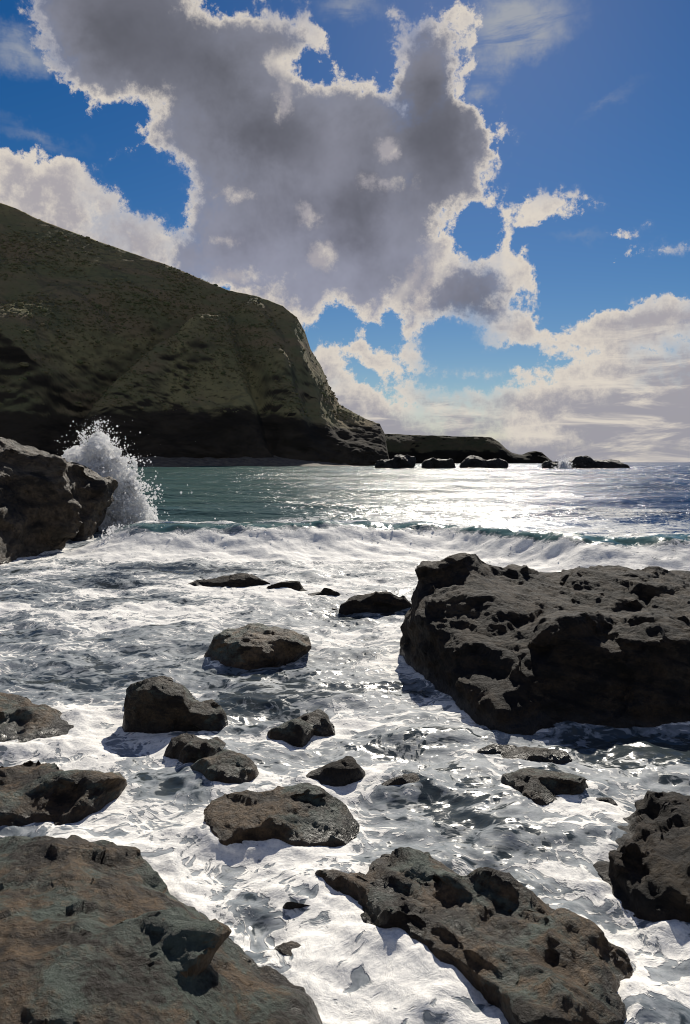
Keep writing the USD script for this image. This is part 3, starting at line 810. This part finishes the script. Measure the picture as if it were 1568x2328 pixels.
def sea():
    dense = np.linspace(-0.62, 0.62, 580)
    rest = np.linspace(0.62, 2 * math.pi - 0.62, 110)[1:-1]
    A = np.concatenate([dense, rest])
    r = np.concatenate([np.geomspace(0.6, 4.2, 30)[:-1], np.geomspace(4.2, 60, 580)[:-1], np.geomspace(60, 900, 250)[:-1], np.geomspace(900, 40000, 50)])
    R, T = np.meshgrid(r, A, indexing='ij')
    x, y = R * np.sin(T), R * np.cos(T)
    cell = np.gradient(r)[:, None]

    def lod(wl):
        return np.clip(wl / (cell * 2.5) - 1, 0, 1)
    z = np.zeros_like(x)
    wx = x + 9 * (fb2(x, y, 0.03, 3, 70) - 0.5)
    wy = y + 14 * (fb2(x, y, 0.02, 3, 71) - 0.5)
    out = sstep(y, 34, 60)
    for wl, am, an, ph in ((52, 0.95, 0.04, 0.3), (29, 0.50, -0.10, 1.7), (15, 0.20, 0.25, 0.2), (8.5, 0.10, -0.4, 2.0)):
        s = np.sin(2 * math.pi * (wy * math.cos(an) + wx * math.sin(an)) / wl + ph)
        z += am * (1 - np.abs(s)) ** 1.3 * lod(wl) * (0.12 + 0.88 * out)
    chop = fb2(x, y, 0.9, 4, 80, 1.3) - 0.5
    near = 1 - sstep(y, 28, 46)
    z += chop * (0.30 * near + 0.16) * lod(1.2)
    rd = 1 - np.abs(2 * fb2(x, y, 0.42, 4, 81, 0.62) - 1) * 2
    z += rd * 0.08 * near * lod(2.5)
    fine = fb2(x, y, 4.5, 3, 82, 5.5) - 0.5
    z += fine * 0.025 * near * lod(0.25)
    # breaking wave
    s = y - crest_y(x)
    along = sstep(x, -12.5, -8.8) * (1 - 0.25 * sstep(x, 14, 30))
    ht = 1.25 * along * (0.86 + 0.28 * fb2(x, x * 0, 0.5, 3, 62))
    prof = np.where(s > 0, np.exp(-(s / 6.5) ** 2) * 0.75 + 0.25 * np.exp(-s / 10), np.exp(-(np.abs(s) / 2.1) ** 2.0) * 0.72 + 0.28 * np.exp(-(np.abs(s) / 5.0) ** 2))
    face = sstep(s, -6.0, -2.2) * (1 - sstep(s, -1.7, -0.7)) * along
    z += ht * prof
    z += face * (0.40 * (fb2(x, y, 1.3, 4, 63) - 0.5) + 0.10 * (fb2(x, y, 4.0, 3, 64) - 0.5)) * lod(0.4)
    ang = np.minimum(np.abs(T), 2 * math.pi - np.abs(T))
    # foam cover
    f = (-0.13 - 0.10 * (1 - sstep(y, 7.5, 13))) * near
    f += 1.3 * (fb2(x, y, 0.20, 4, 90, 0.42) - 0.5) * near
    f += 0.85 * face + 0.25 * sstep(s, -8, -4) * (1 - sstep(s, -4, 0)) * along
    lip = np.exp(-((s - 0.1) / 0.5) ** 2) * along
    f -= 0.8 * np.exp(-((s + 0.45) / 0.75) ** 2) * along * (0.1 + 1.5 * fb2(x, y, 0.6, 4, 67, 1.2))
    f -= 0.55 * sstep(x, 1.4, 2.6) * sstep(y, 8.8, 10.0) * (1 - sstep(y, 12.5, 14))
    dmin = np.full_like(x, 9.0)
    sel = (y < 50) & (y > 2) & (np.abs(x) < 26)
    dmin[sel] = cKDTree(np.vstack(FOOT)).query(np.stack([x[sel], y[sel]], -1))[0]
    z += 0.05 * np.exp(-dmin / 0.18) * (0.3 + 1.4 * fb2(x, y, 2.2, 2, 66)) * near
    f += 0.34 * np.exp(-dmin / 0.25) * near
    # whitecaps and broken foam streaks outside, plus sun glint painted as white foam
    caps = fb2(x, y, 0.22, 5, 95, 0.9)
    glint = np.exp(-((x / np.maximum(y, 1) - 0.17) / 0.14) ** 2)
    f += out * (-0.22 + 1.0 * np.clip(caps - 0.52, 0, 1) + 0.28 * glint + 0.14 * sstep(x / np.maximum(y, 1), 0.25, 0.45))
    f += (1 - near) * (1 - out) * -0.15
    green = np.clip(1.05 - 1.4 * sstep(x / np.maximum(y, 1), 0.02, 0.38) + 0.5 * (fb2(x, y, 0.05, 3, 97) - 0.5), 0, 1)
    green = np.where(near > 0.5, -0.5, green)
    green = green + 2.2 * np.exp(-((s + 0.5) / 0.8) ** 2) * along
    rg = out
    z = np.where(R > 3000, 0.0, z)
    n, m = x.shape
    i = np.arange(n * m).reshape(n, m)
    i2 = np.concatenate([i, i[:, :1]], 1)
    faces = np.stack([i2[:-1, :-1], i2[1:, :-1], i2[1:, 1:], i2[:-1, 1:]], -1).reshape(-1, 4)[:, ::-1]
    v = np.stack([x, y, z], -1).reshape(-1, 3)
    v = np.vstack([v, [0, 0, 0]])
    c = len(v) - 1
    cap = np.stack([i2[0, :-1], i2[0, 1:], np.full(m, c), np.full(m, c)], -1)
    t = np.vstack([faces[:, [0, 1, 2]], faces[:, [0, 2, 3]], cap[:, :3]])
    nrm = np.cross(v[t[:, 1]] - v[t[:, 0]], v[t[:, 2]] - v[t[:, 0]])
    bad = nrm[:, 2] < 0
    t[bad] = t[bad][:, ::-1]
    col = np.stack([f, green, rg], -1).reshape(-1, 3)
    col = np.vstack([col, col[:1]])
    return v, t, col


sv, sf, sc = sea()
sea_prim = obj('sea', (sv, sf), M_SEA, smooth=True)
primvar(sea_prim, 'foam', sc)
tag(sea_prim, 'choppy teal sea breaking into white foam between the rocks', kind='structure')


# ---------------------------------------------------------------- spray
def droplets(pts, sizes, seed=0):
    """Many small octahedral drops in one mesh."""
    rng = np.random.default_rng(seed)
    base = np.array([[1, 0, 0], [-1, 0, 0], [0, 1, 0], [0, -1, 0], [0, 0, 1], [0, 0, -1]], float)
    fac = np.array([[0, 2, 4], [2, 1, 4], [1, 3, 4], [3, 0, 4], [2, 0, 5], [1, 2, 5], [3, 1, 5], [0, 3, 5]])
    st = rng.uniform(0.7, 1.4, (len(pts), 1, 3))
    v = pts[:, None] + base[None] * st * sizes[:, None, None]
    f = fac[None] + 6 * np.arange(len(pts))[:, None, None]
    return v.reshape(-1, 3), f.reshape(-1, 3)


def plume(name, label, jets, n, size, seed, cat='spray', core=0.0):
    """Burst of spray: jets are (foot, tip, spread at foot, spread at tip, share)."""
    rng = np.random.default_rng(seed)
    pts, szs = [], []
    tot = sum(j[4] for j in jets)
    for foot, tip, s0, s1, share in jets:
        k = int(n * share / tot)
        t = rng.beta(1.1, 1.7, k)
        c = np.array(foot) + (np.array(tip) - np.array(foot)) * t[:, None]
        sp = (s0 + (s1 - s0) * t) * rng.gamma(1.3, 0.55, k)
        d = rng.normal(size=(k, 3)) * [1, 1, 1.5]
        d /= np.linalg.norm(d, axis=1, keepdims=True)
        pts.append(c + d * sp[:, None])
        szs.append(size * np.minimum(rng.gamma(1.0, 1.0, k), 3.2) * (1.25 - 0.8 * t))
    p, s = np.vstack(pts), np.concatenate(szs)
    w = (fbm(p * 1.1, 3, seed) - 0.5)
    p = p + np.stack([w, w * 0.4, (fbm(p * 1.3 + 7, 3, seed + 1) - 0.5)], -1) * 2.0 * (size / 0.05)
    ok = p[:, 2] > -0.1
    v, f = droplets(p[ok], s[ok], seed)
    if core:
        balls = None
        for foot, tip, s0, s1, share in jets:
            for k in range(9):
                t = (k + rng.uniform(0, 0.6)) / 11.0
                c = np.array(foot) + (np.array(tip) - np.array(foot)) * t + rng.normal(size=3) * 0.22
                b = m3.Manifold.sphere(core * (1.15 - 0.9 * t) * rng.uniform(0.6, 1.2), 16).translate(c.tolist())
                balls = b if balls is None else balls + b
        me = balls.refine_to_length(0.09).to_mesh()
        t = trimesh.Trimesh(me.vert_properties[:, :3], me.tri_verts, process=True)
        trimesh.smoothing.filter_taubin(t, 0.5, -0.52, 5)
        for fr, am in ((1.4, 0.7), (4.5, 0.32)):
            q = np.array(t.vertices)
            t.vertices = q + t.vertex_normals * ((1 - np.abs(2 * fbm(q * fr, 4, seed + 3) - 1) * 1.5 - 0.6) * am * core)[:, None]
        f = np.vstack([f, t.faces + len(v)])
        v = np.vstack([v, t.vertices])
    tag(obj(name, (v, f), M_SPRAY, smooth=False), label, cat, kind='stuff')


jets = []
rngj = np.random.default_rng(5)
for tipx, tipy, fx, fy, s0, s1, sh in ((215, 950, 250, 1160, .9, .25, 3), (195, 985, 240, 1150, .9, .4, 3), (150, 1035, 230, 1130, .6, .4, 2), (250, 1000, 270, 1160, .8, .4, 3), (285, 1050, 290, 1190, .8, .4, 3),
                                       (310, 1110, 300, 1200, .7, .5, 3), (235, 1100, 240, 1200, .8, .7, 3), (200, 1140, 200, 1210, .6, .5, 2), (130, 1045, 200, 1070, .4, .3, 1.0)):
    y = 43.5
    jets.append((deep(fx, min(fy, 1205), y), deep(tipx, tipy, y), s0 * 1.1, s1 * 1.1, sh))
plume('sea_spray', 'tall burst of white spray thrown up behind the left rock outcrop', jets, 80000, 0.034, 9, core=0.78)
plume('sea_spray', 'thin white plume of spray beside the small pointed sea rock', [((500 * K * 352, 352, 0), (496 * K * 352, 352, 4.6), 2.6, 1.2, 1)], 5000, 0.13, 10)

# torn foam along the lip and face of the breaker
rngb = np.random.default_rng(12)
bx = rngb.uniform(-10.5, 14, 14000)
by = crest_y(bx) - np.abs(rngb.normal(0, 1.3, len(bx))) + 0.2
bs = by - crest_y(bx)
bz = 1.0 * np.exp(-(np.abs(bs) / 2.3) ** 2) + rngb.gamma(1.0, 0.07, len(bx))
tag(obj('sea_spray', droplets(np.stack([bx, by, bz], -1), 0.022 * rngb.gamma(2, .5, len(bx)), 4), M_SPRAY, smooth=False), 'white flecks of spray tumbling off the lip of the breaking wave', 'spray', kind='stuff')
